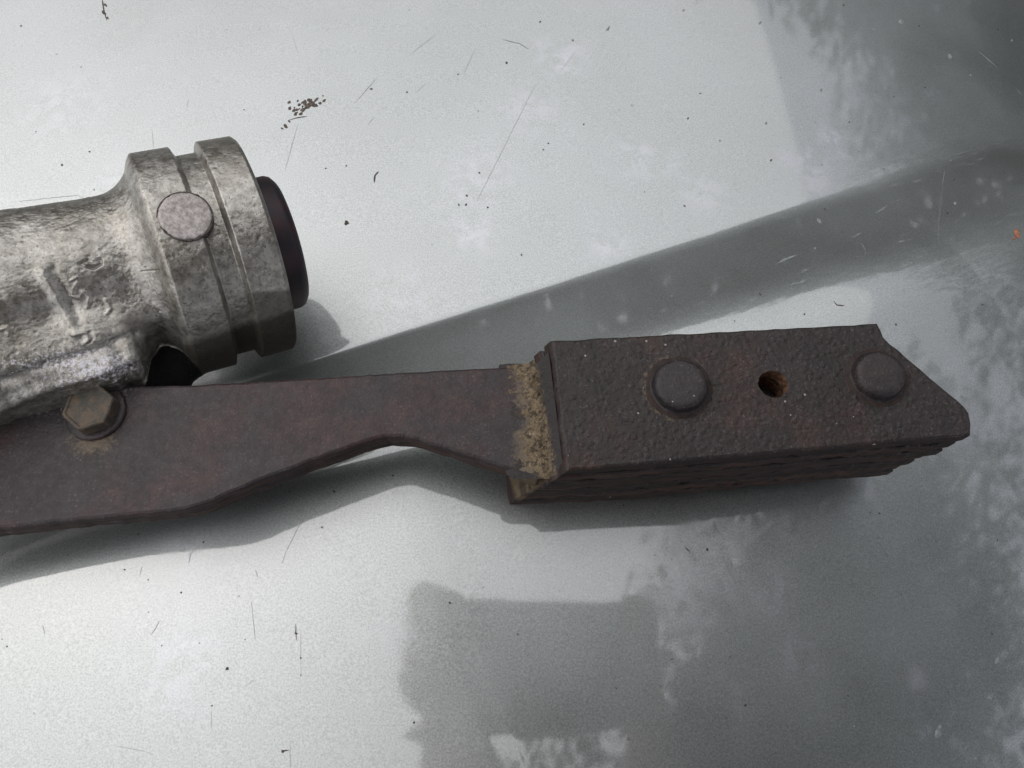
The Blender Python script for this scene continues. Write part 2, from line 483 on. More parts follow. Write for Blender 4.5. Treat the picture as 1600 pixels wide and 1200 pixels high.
    S = [([(786, 62), (812, 68), (826, 77)], 2), ([(1528, 80), (1545, 94), (1564, 111)], 2.2), ([(1587, 137), (1597, 150)], 3), ([(1211, 414), (1228, 404), (1246, 399)], 5), ([(1224, 448), (1240, 444), (1260, 440)], 4),
         ([(1476, 266), (1472, 290)], 2), ([(1472, 290), (1466, 350), (1466, 388)], 1), ([(1368, 334), (1388, 320)], 3), ([(1395, 315), (1407, 312)], 3), ([(1333, 371), (1347, 363)], 3), ([(1457, 437), (1505, 420)], 3),
         ([(1371, 840), (1378, 856), (1392, 876)], 1.6), ([(1414, 398), (1426, 393)], 2), ([(1430, 260), (1500, 240), (1560, 225)], .9), ([(1344, 378), (1352, 390), (1350, 405)], 1.6),
         ([(1560, 415), (1588, 386)], 1.5), ([(1500, 1160), (1530, 1140), (1570, 1120)], 1.4), ([(1350, 1155), (1400, 1140)], 1)]
    for p, w in S: strip(V, Fc, p, w * .6, 0.07)
    for (u, v, r) in [(1188, 35, 2.4), (1068, 16, 1.6), (1197, 193, 1.8), (1283, 141, 2), (1273, 388, 2), (1083, 379, 2), (1280, 345, 3.5), (1492, 318, 2.5), (1368, 144, 2), (1465, 1146, 7), (1468, 1138, 4), (1545, 1091, 4), (1558, 1035, 5),
                      (1575, 1042, 3), (1510, 1168, 3.5), (1524, 1185, 3), (1311, 1134, 2), (1335, 1135, 2), (1372, 841, 2.4), (1581, 63, 2), (1484, 88, 4), (1408, 34, 4), (950, 45, 3), (1503, 620, 2)]:
        blob(V, Fc, u, v, r, 1.2, random.uniform(0, 3))
    for _ in range(60):
        blob(V, Fc, random.uniform(900, 1600), random.uniform(0, 1200), random.uniform(0.5, 1.4), 1.2, random.uniform(0, 3))
    o = link('pale_scuffs', mesh_from('pale_scuffs', V, Fc), SCUFF, bonnet)
    tag(o, kind='stuff')
    V, Fc = [], []
    for _ in range(8): blob(V, Fc, 1588 + random.gauss(0, 2.5), 367 + random.gauss(0, 2.5), random.uniform(2, 5), 1, 0, 0.1)
    link('rust_chip', mesh_from('rust_chip', V, Fc), RUST, bonnet)
BROWNDARK = make_simple('brown_crumbs', (0.04, 0.03, 0.025), (0.14, 0.11, 0.09), 900, 0.9)
marks()

# ------------------------------------------------------------------ the part: one bolted assembly
asm = bpy.data.objects.new('weighted_arm_assembly', None)
asm.empty_display_size = 0.02
asm.location = (0, 0, 0)
col.objects.link(asm)
tag(asm, 'dark pitted steel arm with laminated end block, bolted to a grey cast alloy tube', 'machine part')

def resample(pts, step):
    out = []
    n = len(pts)
    for i in range(n):
        a = pts[i]; b = pts[(i + 1) % n]
        k = max(1, int(math.hypot(b[0] - a[0], b[1] - a[1]) / step))
        for j in range(k):
            t = j / k
            out.append((a[0] + (b[0] - a[0]) * t, a[1] + (b[1] - a[1]) * t))
    return out

def inset(pts, e):
    n = len(pts)
    area = sum(pts[i][0] * pts[(i + 1) % n][1] - pts[(i + 1) % n][0] * pts[i][1] for i in range(n))
    s = 1 if area > 0 else -1
    out = []
    for i in range(n):
        a = pts[i - 1]; p = pts[i]; b = pts[(i + 1) % n]
        def nr(q, r):
            dx, dy = r[0] - q[0], r[1] - q[1]; L = math.hypot(dx, dy) or 1
            return (-dy / L * s, dx / L * s)
        n1 = nr(a, p); n2 = nr(p, b)
        mx, my = n1[0] + n2[0], n1[1] + n2[1]
        L = math.hypot(mx, my) or 1
        k = min(1.6, 1 / max(0.4, (n1[0] * mx + n1[1] * my) / L))
        out.append((p[0] + mx / L * e * k, p[1] + my / L * e * k))
    return out

def plate(name, outline, z0, z1, ef=None, hole=None, bevel=0.7, jit=0.12, seed=0, zfun=None, parent=None, step=2.2, mats=None):
    """a thick plate; outline in mm; ef(x,y,z)->(x,y) shears its end; hole=(x,y,r)"""
    rnd = random.Random(seed)
    o = resample(outline, step)
    o = [(x + rnd.gauss(0, jit), y + rnd.gauss(0, jit)) for x, y in o]
    zs = [(z0, bevel), (z0 + bevel * .35, bevel * .35), (z0 + bevel, 0), (z1 - bevel, 0), (z1 - bevel * .35, bevel * .35), (z1, bevel)]
    bm = bmesh.new()
    def ring(loop, z, fn=True):
        out = []
        for x, y in loop:
            if ef and fn: x, y = ef(x, y, z)
            zz = z + (zfun(x, y) if zfun else 0)
            out.append(bm.verts.new((x * MM, y * MM, zz * MM)))
        return out
    rings = [ring(inset(o, e), z) for z, e in zs]
    n = len(o)
    for a, b in zip(rings[:-1], rings[1:]):
        for i in range(n):
            bm.faces.new((a[i], a[(i + 1) % n], b[(i + 1) % n], b[i])).material_index = 1 if mats and len(mats) > 1 else 0
    for i in range(n):                       # the top bevel wears the face colour
        pass
    caps = []
    for rg in (rings[0], rings[-1]):
        es = []
        for i in range(n):
            es.append(bm.edges.get((rg[i], rg[(i + 1) % n])))
        z = zs[0][0] if rg is rings[0] else zs[-1][0]
        if hole:
            hx, hy, hr = hole
            hl = [(hx + hr * math.cos(2 * math.pi * k / 28) + rnd.gauss(0, .07), hy + hr * math.sin(2 * math.pi * k / 28) + rnd.gauss(0, .07)) for k in range(28)] if not caps else hl
            dz = 0.0
            hv = ring(hl, z, False)
            caps.append(hv)
            for i in range(28):
                es.append(bm.edges.new((hv[i], hv[(i + 1) % 28])))
        bmesh.ops.triangle_fill(bm, edges=es, use_beauty=True, use_dissolve=False)
    if hole:
        for i in range(28):
            f = bm.faces.new((caps[0][i], caps[0][(i + 1) % 28], caps[1][(i + 1) % 28], caps[1][i]))
            f.material_index = 2 if mats and len(mats) > 2 else 0
    bmesh.ops.recalc_face_normals(bm, faces=bm.faces)
    # upper bevel faces use the face material
    for f in bm.faces:
        if f.material_index == 1 and min(v.co.z for v in f.verts) > (z1 - bevel - 0.02) * MM + (min(zfun(v.co.x / MM, v.co.y / MM) for v in f.verts) * MM if zfun else 0):
            f.material_index = 0
    me = bm_mesh(name, bm)
    ob = bpy.data.objects.new(name, me)
    for mt in (mats or [STEEL]): me.materials.append(mt)
    col.objects.link(ob)
    ob.parent = parent or asm
    # attributes for powder and earth
    V = np.zeros(len(me.vertices) * 3); me.vertices.foreach_get('co', V); V = V.reshape(-1, 3) / MM
    return ob

def set_attr(me, name, vals):
    at = me.attributes.new(name, 'FLOAT', 'POINT')
    at.data.foreach_set('value', np.asarray(vals, float))

ZT = 48.0       # block top
ZA = 38.5       # arm top
ZB = 9.5       # block bottom
# arm outline at its top face (pixels)
arm_px = [(900, 568), (835, 571), (780, 573), (700, 577), (600, 582), (500, 589), (400, 595), (300, 600), (235, 602), (140, 605), (0, 612), (-220, 625),
          (-220, 845), (0, 826), (100, 815), (200, 806), (262, 800), (292, 795), (320, 787), (370, 766), (420, 745), (500, 716), (560, 694), (585, 686),
          (605, 683), (630, 683), (655, 688), (700, 702), (800, 735), (838, 747), (868, 728), (900, 700)]
def arm_top(x, y): return 0.0
arm_xy = [Pm(u, v, ZA) for u, v in arm_px]
arm_mesh_mats = [STEEL, EDGE]

def add_dense(ob, fn_list):
    pass

# face grid over the arm and block tops is triangulated; densify so painted attributes have somewhere to live
def densify(ob, ln, xmax=None):
    bm = bmesh.new(); bm.from_mesh(ob.data)
    for _ in range(6):
        es = [e for e in bm.edges if e.calc_length() > ln * MM and (xmax is None or min(v.co.x for v in e.verts) < xmax * MM)]
        if not es: break
        bmesh.ops.subdivide_edges(bm, edges=es, cuts=1, use_grid_fill=False)
        bmesh.ops.triangulate(bm, faces=[f for f in bm.faces if len(f.verts) > 4])
    bm.to_mesh(ob.data); bm.free()
    me = ob.data
    V = np.zeros(len(me.vertices) * 3); me.vertices.foreach_get('co', V)
    return V.reshape(-1, 3) / MM

arm1 = plate('arm_plate', arm_xy, ZA - 4.9, ZA, bevel=0.9, jit=0.10, seed=1, mats=arm_mesh_mats)
arm2 = plate('arm_plate', inset(arm_xy, 0.25), ZA - 9.8, ZA - 5.05, bevel=0.9, jit=0.12, seed=2, mats=arm_mesh_mats)

def to_px(V):
    """pixel coordinates in the photograph of points (mm)"""
    q = V * MM - np.array(CAM)
    c, s = math.cos(TH), math.sin(TH)
    yy = q[:, 1] * c + q[:, 2] * s
    zz = -q[:, 1] * s + q[:, 2] * c
    return 800 + F * q[:, 0] / -zz, 600 - F * yy / -zz

for a in (arm1, arm2):
    V = densify(a, 3.0)
    x, y = V[:, 0], V[:, 1]
    # powder blown from the casting onto the arm near the bolt; earth caught by the step of the block
    bx, by = Pm(60, 600, ZA)
    d = ((x - bx) / 34) ** 2 + ((y - by) / 11) ** 2
    set_attr(a.data, 'powder', np.exp(-d * 1.3) * 0.75)
    ex, _ = Pm(816, 640, ZA)
    bx2, by2 = Pm(145, 688, ZA)
    d2 = ((x - bx2) / 10) ** 2 + ((y - by2) / 6.5) ** 2
    wob = np.array([4.5 * noise.noise(Vector((0, yy * .13, 2))) + 2 * noise.noise(Vector((0, yy * .5, 2))) for yy in y])
    set_attr(a.data, 'dirt', np.maximum(0.85 * sm(ex - 9, ex + 4, x + wob), np.exp(-d2) * 0.7))

# the laminated block
top_px = [(862, 532), (960, 526), (1100, 519), (1372, 504), (1377, 514), (1381, 526), (1440, 577), (1508, 634), (1515, 645), (1518, 662), (1518, 679), (1498, 683), (1382, 692), (1288, 701), (1120, 716), (1000, 726), (886, 736)]
top_xy = [Pm(u, v, ZT) for u, v in top_px]
LX = top_xy[0][0]
def end_ramp(x, y, z):
    """the left end of the stack slopes outwards with depth"""
    x0 = LX
    k = np.clip((LX + 26 - x) / 22, 0, 1)
    dep = ZT - z
    off = 0.42 * dep if dep < 40 else 16
    return (x - off * k, y)
NP = 7
th = (ZT - ZB) / NP
hx, hy = Pm(1208, 600, ZT)
for k in range(NP):
    z1 = ZT - k * th - (0.3 if k else 0)
    z0 = ZT - (k + 1) * th + 0.3
    rnd = random.Random(k + 40)
    dx = 0 if k == 0 else rnd.uniform(-.4, .4) - 1.0 * k
    dy = 0 if k == 0 else rnd.uniform(-.5, .5)
    out = [(x + (dx if x > LX + 40 else rnd.uniform(-.3, .3)), y + dy) for x, y in top_xy]
    h = (hx, hy, 4.0) if k < 2 else None
    pl = plate('block_plate', out, z0, z1, ef=end_ramp, hole=h, bevel=0.75 if k == 0 else 0.55, jit=0.10 if k == 0 else 0.2, seed=60 + k, mats=[STEELC, EDGE, BROWN])
    densify(pl, 3.5)
    V = densify(pl, 1.3, LX + 6)
    x, y, z = V.T
    set_attr(pl.data, 'powder', np.zeros(len(V)))
    rx, ry = Pm(1030, 620, ZT)
    d = np.sqrt((x - Pm(1062, 605, ZT)[0]) ** 2 + (y - Pm(1062, 605, ZT)[1]) ** 2)
    ring = np.exp(-((d - 9.6) / 1.2) ** 2) * 0.62 * (x < Pm(1062, 605, ZT)[0] + 1)
    u_, v_ = to_px(V)
    low = (k >= 2) * (1 - sm(-9, 3, u_ - (885 - (v_ - 735) * 1.417))) * sm(798, 814, u_ + (780 - v_) * .35) * .85
    set_attr(pl.data, 'dirt', ring * (k == 0) + low)

# rivets
def lathe(name, prof, n, mat, parent, loc, axis=Vector((0, 0, 1)), jit=0.0, seed=0, smooth=True):
    rnd = random.Random(seed)
    vs, fs = [], []
    q = axis.to_track_quat('Z', 'Y')
    for (r, z) in prof:
        for i in range(n):
            a = 2 * math.pi * i / n
            rr = r + (rnd.gauss(0, jit) if r > 0.5 else 0)
            p = Vector((rr * math.cos(a), rr * math.sin(a), z)); p.rotate(q)
            vs.append((Vector(loc) + p) * MM)
    m = len(prof)
    for k in range(m - 1):
        for i in range(n):
            j = (i + 1) % n
            fs.append((k * n + i, k * n + j, (k + 1) * n + j, (k + 1) * n + i))
    fs.append(tuple(range((m - 1) * n, m * n)))
    return link(name, mesh_from(name, vs, fs), mat, parent, smooth)

for i, (u, v) in enumerate([(1061, 606), (1370, 590)]):
    x, y = Pm(u, v, ZT)
    s = 0.95 if i == 0 else 0.89
    prof = [(8.6, -.6), (8.5, 0.05), (8.3, 0.3), (8.1, .4), (7.95, .5), (7.75, 1.6), (7.5, 2.7), (7.1, 3.3), (6.5, 3.65), (5.5, 3.75), (3, 3.8), (.6, 3.85)]
    prof = [(r * s, z * s) for r, z in prof]
    rv = lathe('rivet', prof, 48, RIVET, asm, (x, y, ZT), jit=0.06, seed=i)
    lathe('shaded_seam', [(9.6 * s, 0.02), (9.1 * s, 0.16), (8.7 * s, 0.25), (8.2 * s, 0.3), (7.6 * s, 0.3)], 48, SEAM, rv, (x, y, ZT), jit=0.22, seed=i + 9)  # dark ring coloured for the dirt and shade round the rivet

# dried earth in the step between arm and block
def earth():
    nu, nv = 44, 110
    vs, fs = [], []
    for j in range(nv):
        v = j / (nv - 1)
        ya = Pm(835, 568, ZA)[1]; yb = Pm(858, 748, ZA)[1]
        y = ya + (yb - ya) * v
        for i in range(nu):
            t = i / (nu - 1)
            xr = top_xy[0][0] + (top_xy[-1][0] - top_xy[0][0]) * v
            # profile: from the arm top, concave up the end ramp
            xs_ = xr - 0.42 * (ZT - ZA) - 11.0 + t * (11.0 + 0.42 * (ZT - ZA) - .8)
            corner = xr - 0.42 * (ZT - ZA)
            zz = max(ZA - 0.35, ZT - (xr - xs_) / 0.42 - .2)
            p = Vector((xs_ * .25, y * .25, 3))
            nse = noise.noise(p * 1.5) * 0.8 + noise.noise(p * 6) * 0.4 + noise.noise(p * 14) * .35
            endf = min(1, 9 * min(v, 1 - v))
            fil = 2.6 * math.exp(-((xs_ - corner) / 2.6) ** 2) * (.7 + nse * .6) * endf
            zz += fil + 0.35 + 0.55 * nse * endf * min(1, 5 * (1 - t))
            zz = min(zz, ZT - 1.0)
            zz -= 0.8 * max(0, 1 - t * 5)
            xs2 = xs_ + noise.noise(Vector((0, y * .35, 9))) * 3.2 * (1 - t)
            vs.append((xs2 * MM, y * MM, zz * MM))
    for j in range(nv - 1):
        for i in range(nu - 1):
            a = j * nu + i
            fs.append((a, a + nu, a + nu + 1, a + 1))
    o = link('dried_earth', mesh_from('dried_earth', vs, fs), EARTH, asm, True)
    tt = np.tile(np.linspace(0, 1, nu), nv); vv = np.repeat(np.linspace(0, 1, nv), nu)
    set_attr(o.data, 'dirt', 0.80 * sm(-0.1, 0.6, tt + .16 * np.sin(vv * 11) + .1 * np.sin(vv * 31)) * (1 - sm(0.74, 1.06, tt + .12 * (1 - vv))) * (0.75 + .25 * sm(0, .1, vv)))
    set_attr(o.data, 'powder', np.zeros(len(vs)))
    tag(o, 'tan crust of dried earth in the step', kind='stuff')
earth()

# hex bolt with washer
bx, by = Pm(151, 645, ZA)
ax = Vector((-0.02, 0.0, 1)).normalized()
lathe_w = lathe('washer', [(8.3, 0), (8.3, .7), (7.9, 1.0), (7, 1.1), (5, 1.1)], 40, STEEL, None, (bx, by, ZA), ax, .05, 5)
set_attr(lathe_w.data, 'powder', np.zeros(len(lathe_w.data.vertices)))
set_attr(lathe_w.data, 'dirt', np.full(len(lathe_w.data.vertices), .16))
def hexbolt():
    vs, fs = [], []
    n = 36
    a0 = R(22)
    def hexr(a, af):
        k = (a - a0) % (math.pi / 3) - math.pi / 6
        return af / 2 / math.cos(k)
    rings = [(1.0, 1.0), (1.0, 4.6), (.99, 5.1), (.94, 5.4), (.88, 5.35), (.82, 4.95), (.6, 4.85), (.05, 4.9)]
    for s, z in rings:
        for i in range(n):
            a = 2 * math.pi * i / n
            r = hexr(a, 12.4) * s
            if s < .95: r = min(r, 12.4 / 2 * 1.10 * s + .2)
            q_ = Vector((r * math.cos(a), r * math.sin(a), z)); q_.rotate(Matrix.Rotation(R(1.5), 3, 'Y'))
            vs.append(((bx + q_.x) * MM, (by + q_.y) * MM, (ZA + q_.z) * MM))
    m = len(rings)
    for k in range(m - 1):
        for i in range(n):
            j = (i + 1) % n
            fs.append((k * n + i, k * n + j, (k + 1) * n + j, (k + 1) * n + i))
    fs.append(tuple(range((m - 1) * n, m * n)))
    o = link('hex_bolt', mesh_from('hex_bolt', vs, fs), BOLT, asm)
    return o
hb = hexbolt()
lathe_w.parent = hb

# ------------------------------------------------------------------ the casting
CA = None
def casting():
    global CA
    c0 = P(410, 384, 27) / MM                 # centre of the open end
    az = R(25.0); dip = R(13)
    a = Vector((math.cos(az) * math.cos(dip), math.sin(az) * math.cos(dip), -math.sin(dip)))
    up = (Vector((0, 0, 1)) - a * a.z).normalized()
    side = up.cross(a).normalized()            # towards the photographer
    if side.y > 0: side = -side
    CA = (c0, a, up, side)
    s_vals = np.concatenate([np.linspace(-150, -46, 250), np.linspace(-45.6, -26, 80), np.linspace(-25.8, 0, 120)])
    ph = np.concatenate([np.linspace(-110, 130, 620), np.linspace(132, 248, 50)]) * math.pi / 180
    S, PH = np.meshgrid(s_vals, ph, indexing='ij')
    def prof(s):
        r = np.full_like(s, 34.6)
        # between the rings
        g = sm(-19.2, -17.6, s) * (1 - sm(-12.2, -10.6, s))
        r = r - 3.0 * g
        # rounded shoulders of the back ring, chamfer at the open end
        r = r - 1.2 * (1 - sm(-31.5, -29.5, s)) * (s > -33)
        r = r - 0.9 * sm(-1.0, 0, s)
        # the neck behind the rings
        t = np.clip((-30.5 - s) / 12, 0, 1)
        body = 24.8 + 3.5 * (1 - sm(-110, -45, s)) + 8.0 * (1 - t) ** 2.4
        k = sm(-33.0, -30.0, s)
        return r * k + body * (1 - k)
    Rr = prof(S)
    deg = PH * 180 / math.pi
    body = 1 - sm(-42, -33, S)
    # skirt that reaches down to the arm at the left, with an arched hollow beside the rings
    sk = sm(42, 84, deg) * (1 - sm(110, 135, deg))
    Rr = Rr + body * sk * (12.4 * (1 - sm(-52, -40, S)) + 8.0 * sm(-50, -44, S) - 5.0 * (1 - sm(-85, -50, S)) + 0.5 * (1 - sm(-125, -90, S)))
    arch = 0.6 * np.exp(-((S + 40) / 4.5) ** 2) * sm(62, 84, deg) * (1 - sm(140, 170, deg))
    Rr = Rr - 10.0 * arch
    web = np.exp(-((S + 39) / 7.0) ** 4) * sm(92, 106, deg) * (1 - sm(128, 150, deg))
    Rr = Rr + 13.0 * web
    # broad lumps of the casting
    Rr = Rr + 0.6 * body * (1.7 * np.exp(-((S + 75) / 12) ** 2 - ((deg - 35) / 12) ** 2) - 1.7 * np.exp(-((S + 62) / 7) ** 2 - ((deg - 52) / 9) ** 2)
                      + 1.6 * np.exp(-((S + 50) / 8) ** 2 - ((deg - 18) / 18) ** 2) - 1.2 * np.exp(-((S + 92) / 10) ** 2 - ((deg - 8) / 12) ** 2))
    pts = np.array(c0)[None, None, :] + S[..., None] * np.array(a) + Rr[..., None] * (np.cos(PH)[..., None] * np.array(up) + np.sin(PH)[..., None] * np.array(side))
    nrm = np.cos(PH)[..., None] * np.array(up) + np.sin(PH)[..., None] * np.array(side)
    flat = pts.reshape(-1, 3)
    N = np.zeros(len(flat))
    for i, p in enumerate(flat):
        v = Vector(p)
        N[i] = noise.noise(v * .09) * 0.35 + noise.noise(v * .35) * 0.13 + noise.noise(v * 1.1) * .08 + noise.noise(v * 2.2) * .05
    bodyf = (0.25 + 0.75 * body).ravel()
    U, Vp = to_px(flat)
    # raised flow marks left by the mould
    def worm(path, w, h):
        d = np.full(len(flat), 1e9)
        for (a_, b_) in zip(path[:-1], path[1:]):
            ax_, ay_ = a_; bx_, by_ = b_
            L2 = (bx_ - ax_) ** 2 + (by_ - ay_) ** 2 + 1e-9
            t = np.clip(((U - ax_) * (bx_ - ax_) + (Vp - ay_) * (by_ - ay_)) / L2, 0, 1)
            d = np.minimum(d, np.hypot(U - ax_ - t * (bx_ - ax_), Vp - ay_ - t * (by_ - ay_)))
        return h * np.exp(-(d / w) ** 2)
    facing = (np.cos(PH) > -0.2).ravel()
    relief = worm([(126, 412), (136, 407), (146, 410), (157, 405), (158, 412), (148, 419), (136, 417), (126, 412)], 2.2, -.55)
    relief += worm([(136, 412), (150, 411)], 4.5, .5)
    relief += worm([(112, 438), (120, 434), (122, 440), (114, 452), (112, 462), (124, 466)], 2.0, .4)
    relief += worm([(66, 425), (88, 462), (108, 500), (116, 520)], 8, .7)
    relief += worm([(84, 420), (107, 460), (124, 500)], 6, -.35)
    relief += worm([(130, 455), (140, 462), (136, 480)], 2.2, .35)
    relief += worm([(112, 520), (132, 518), (140, 528), (134, 536)], 3.4, .5)
    relief += worm([(140, 520), (144, 530), (136, 538)], 2.2, -.6)
    relief += worm([(165, 468), (172, 482), (166, 490)], 2.4, .45)
    relief += worm([(222, 470), (236, 480), (250, 487)], 1.2, -.35)
    relief += worm([(0, 515), (10, 512), (14, 520)], 3, .5)
    relief += worm([(222, 424), (250, 422)], 1.2, -.3)
    relief += worm([(0, 640), (60, 610), (140, 585), (200, 560), (240, 545)], 9, .9)
    relief += worm([(0, 600), (70, 575), (150, 552), (210, 525)], 10, -.9)
    off = N * bodyf + relief * facing * 1.35
    flat = flat + nrm.reshape(-1, 3) * off[:, None]
    ns, nph = S.shape
    ii = np.arange(ns * nph).reshape(ns, nph)
    i2 = np.roll(ii, -1, axis=1)
    q = np.stack([ii[:-1].ravel(), i2[:-1].ravel(), i2[1:].ravel(), ii[1:].ravel()], 1)
    faces = [tuple(r) for r in q.tolist()]
    # end face: annulus going in to the bore
    base = len(flat)
    ring_in = []
    last = ii[-1]
    for rr, ss in ((31.0, 0.6), (26.0, 0.5), (21.0, 0.4)):
        ringp = np.array(c0) + ss * np.array(a) + rr * nrm[-1]
        ring_in.append(ringp)
    allv = np.vstack([flat] + ring_in)
    prev = last
    for k in range(3):
        cur = base + k * nph + np.arange(nph)
        c2 = np.roll(cur, -1); p2 = np.roll(prev, -1)
        faces += [tuple(r) for r in np.stack([prev, p2, c2, cur], 1).tolist()]
        prev = cur
    faces.append(tuple(int(v) for v in ii[0][::-1]))
    me = bpy.data.meshes.new('alloy_casting')
    me.from_pydata((allv * MM).tolist(), [], faces)
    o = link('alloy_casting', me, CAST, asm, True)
    n_extra = len(allv) - len(flat)
    # overspray of pale powder low on the body; oily grime and painted shade low on the rings, painted shade along the crown
    pw = np.exp(-(((U - 60) / 190) ** 2 + ((Vp - 575 + (U - 60) * .10) / 60) ** 2)) * 0.44
    pw += np.exp(-(((U - 185) / 70) ** 2 + ((Vp - 575) / 30) ** 2)) * .25
    pw += np.exp(-(((U - 350) / 14) ** 2 + ((Vp - 420) / 60) ** 2)) * .35
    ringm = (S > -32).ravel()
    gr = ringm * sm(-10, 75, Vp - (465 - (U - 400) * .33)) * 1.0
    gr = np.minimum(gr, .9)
    gr = np.maximum(gr, (web.ravel() > .05) * 1.0)  # shade of the hollow painted black on the bulge filling it
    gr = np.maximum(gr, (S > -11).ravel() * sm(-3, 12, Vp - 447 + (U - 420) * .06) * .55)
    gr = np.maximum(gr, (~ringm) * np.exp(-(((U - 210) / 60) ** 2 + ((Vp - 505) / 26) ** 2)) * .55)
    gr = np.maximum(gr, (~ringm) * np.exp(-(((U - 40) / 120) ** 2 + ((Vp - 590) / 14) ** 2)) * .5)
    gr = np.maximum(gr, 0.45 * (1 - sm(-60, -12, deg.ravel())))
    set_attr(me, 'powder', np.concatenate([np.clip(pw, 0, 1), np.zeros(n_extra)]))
    set_attr(me, 'grime_shade', np.concatenate([np.clip(gr, 0, 1), np.full(n_extra, .7)]))
    return o
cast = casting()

# bushing that stands proud of the open end
def bushing():
    c0, a, up, side = CA
    prof = [(21.8, -3), (21.8, 0.0), (21.8, 6.2), (21.2, 7.6), (19.6, 8.8), (17.5, 9.2), (13.2, 9.2), (12.6, 8.8), (12.4, 8.0), (12.4, -2)]
    vs, fs = [], []
    n = 96
    cc = c0 - up * 1.0
    for r, s in prof:
        for i in range(n):
            t = 2 * math.pi * i / n
            rr = r + .12 * noise.noise(Vector((math.cos(t) * 5, math.sin(t) * 5, s * .5)))
            vs.append((cc + a * s + rr * (math.cos(t) * up + math.sin(t) * side)) * MM)
    for k in range(len(prof) - 1):
        for i in range(n):
            j = (i + 1) % n
            fs.append((k * n + i, k * n + j, (k + 1) * n + j, (k + 1) * n + i))
    o = link('bushing', mesh_from('bushing', vs, fs), BUSH, cast, True)
bushing()

# round plug set in the rings
def plug():
    c0, a, up, side = CA
    # solve for the place on the ring surface seen at the plug
    best = None
    for s in np.arange(-34, -8, .5):
        for dg in np.arange(-80, 90, 1.0):
            t = R(dg)
            p = c0 + a * float(s) + 34.6 * (math.cos(t) * up + math.sin(t) * side)
            u, v = to_px(np.array([p]))
            e = (u[0] - 289) ** 2 + (v[0] - 336) ** 2
            if best is None or e < best[0]: best = (e, p, t, s)
    _, p, t, s = best
    nv = math.cos(t) * up + math.sin(t) * side
    prof = [(6.8, -5), (6.8, .0), (6.65, .18), (6.3, .24), (4, .25), (.4, .25)]
    lathe('plug', prof, 56, PLUG, cast, p, nv, .08, 3)
    ringp = [(7.2, -5), (7.2, -.02), (7.1, .02), (6.9, -.07), (6.85, -.1)]
    o = lathe('plug_seat', ringp[:-1] , 56, DARKDIRT, cast, p, nv, .07, 4)
plug()

# ------------------------------------------------------------------ ground
gm = mesh_from('driveway', [(-60, -60, -0.86), (60, -60, -0.86), (60, 60, -0.86), (-60, 60, -0.86)], [(0, 1, 2, 3)])
tag(link('driveway', gm, GROUND), kind='structure')

# ------------------------------------------------------------------ what the paint mirrors: phone, photographer, trees
CR = Matrix.Rotation(TH, 3, 'X')
def cl(x, y, z):
    """metres in the frame of the held phone -> world"""
    return CAM + CR @ Vector((x + .037, y, z))

def box_mesh(name, x0, x1, y0, y1, z0, z1, bev, f):
    bm = bmesh.new()
    bmesh.ops.create_cube(bm, size=1)
    for v in bm.verts:
        v.co = Vector(((x0 + x1) / 2 + v.co.x * (x1 - x0), (y0 + y1) / 2 + v.co.y * (y1 - y0), (z0 + z1) / 2 + v.co.z * (z1 - z0)))
    up = [e for e in bm.edges if abs(e.verts[0].co.z - e.verts[1].co.z) > 1e-6]
    bmesh.ops.bevel(bm, geom=up, offset=bev, segments=5, profile=.5, affect='EDGES')
    for v in bm.verts: v.co = f(*v.co)
    return bm_mesh(name, bm)

def flat_mat(name, c, rough=0.6, metal=0.0):
    return make_simple(name, tuple(x * .8 for x in c), c, 60, rough, metal, 0.0002, 0.2)
PHONE = flat_mat('phone_case', (0.02, 0.02, 0.022), 0.5)
JACKET = flat_mat('dark_jacket', (0.03, 0.032, 0.038), 0.9)
TROUSER = flat_mat('jeans', (0.03, 0.04, 0.07), 0.9)
SKIN = flat_mat('skin', (0.42, 0.25, 0.18), 0.5)
HAIR = flat_mat('hair', (0.03, 0.02, 0.014), 0.7)
ph = link('phone', box_mesh('phone', -.092, .092, -.024, .068, .003, .012, .012, cl), PHONE)
tag(ph, 'black phone held level above the bonnet in both hands', 'phone')
link('screen', box_mesh('screen', -.087, .087, -.020, .064, .0121, .0127, .009, cl), flat_mat('screen_glass', (.02, .02, .02), .1), ph)

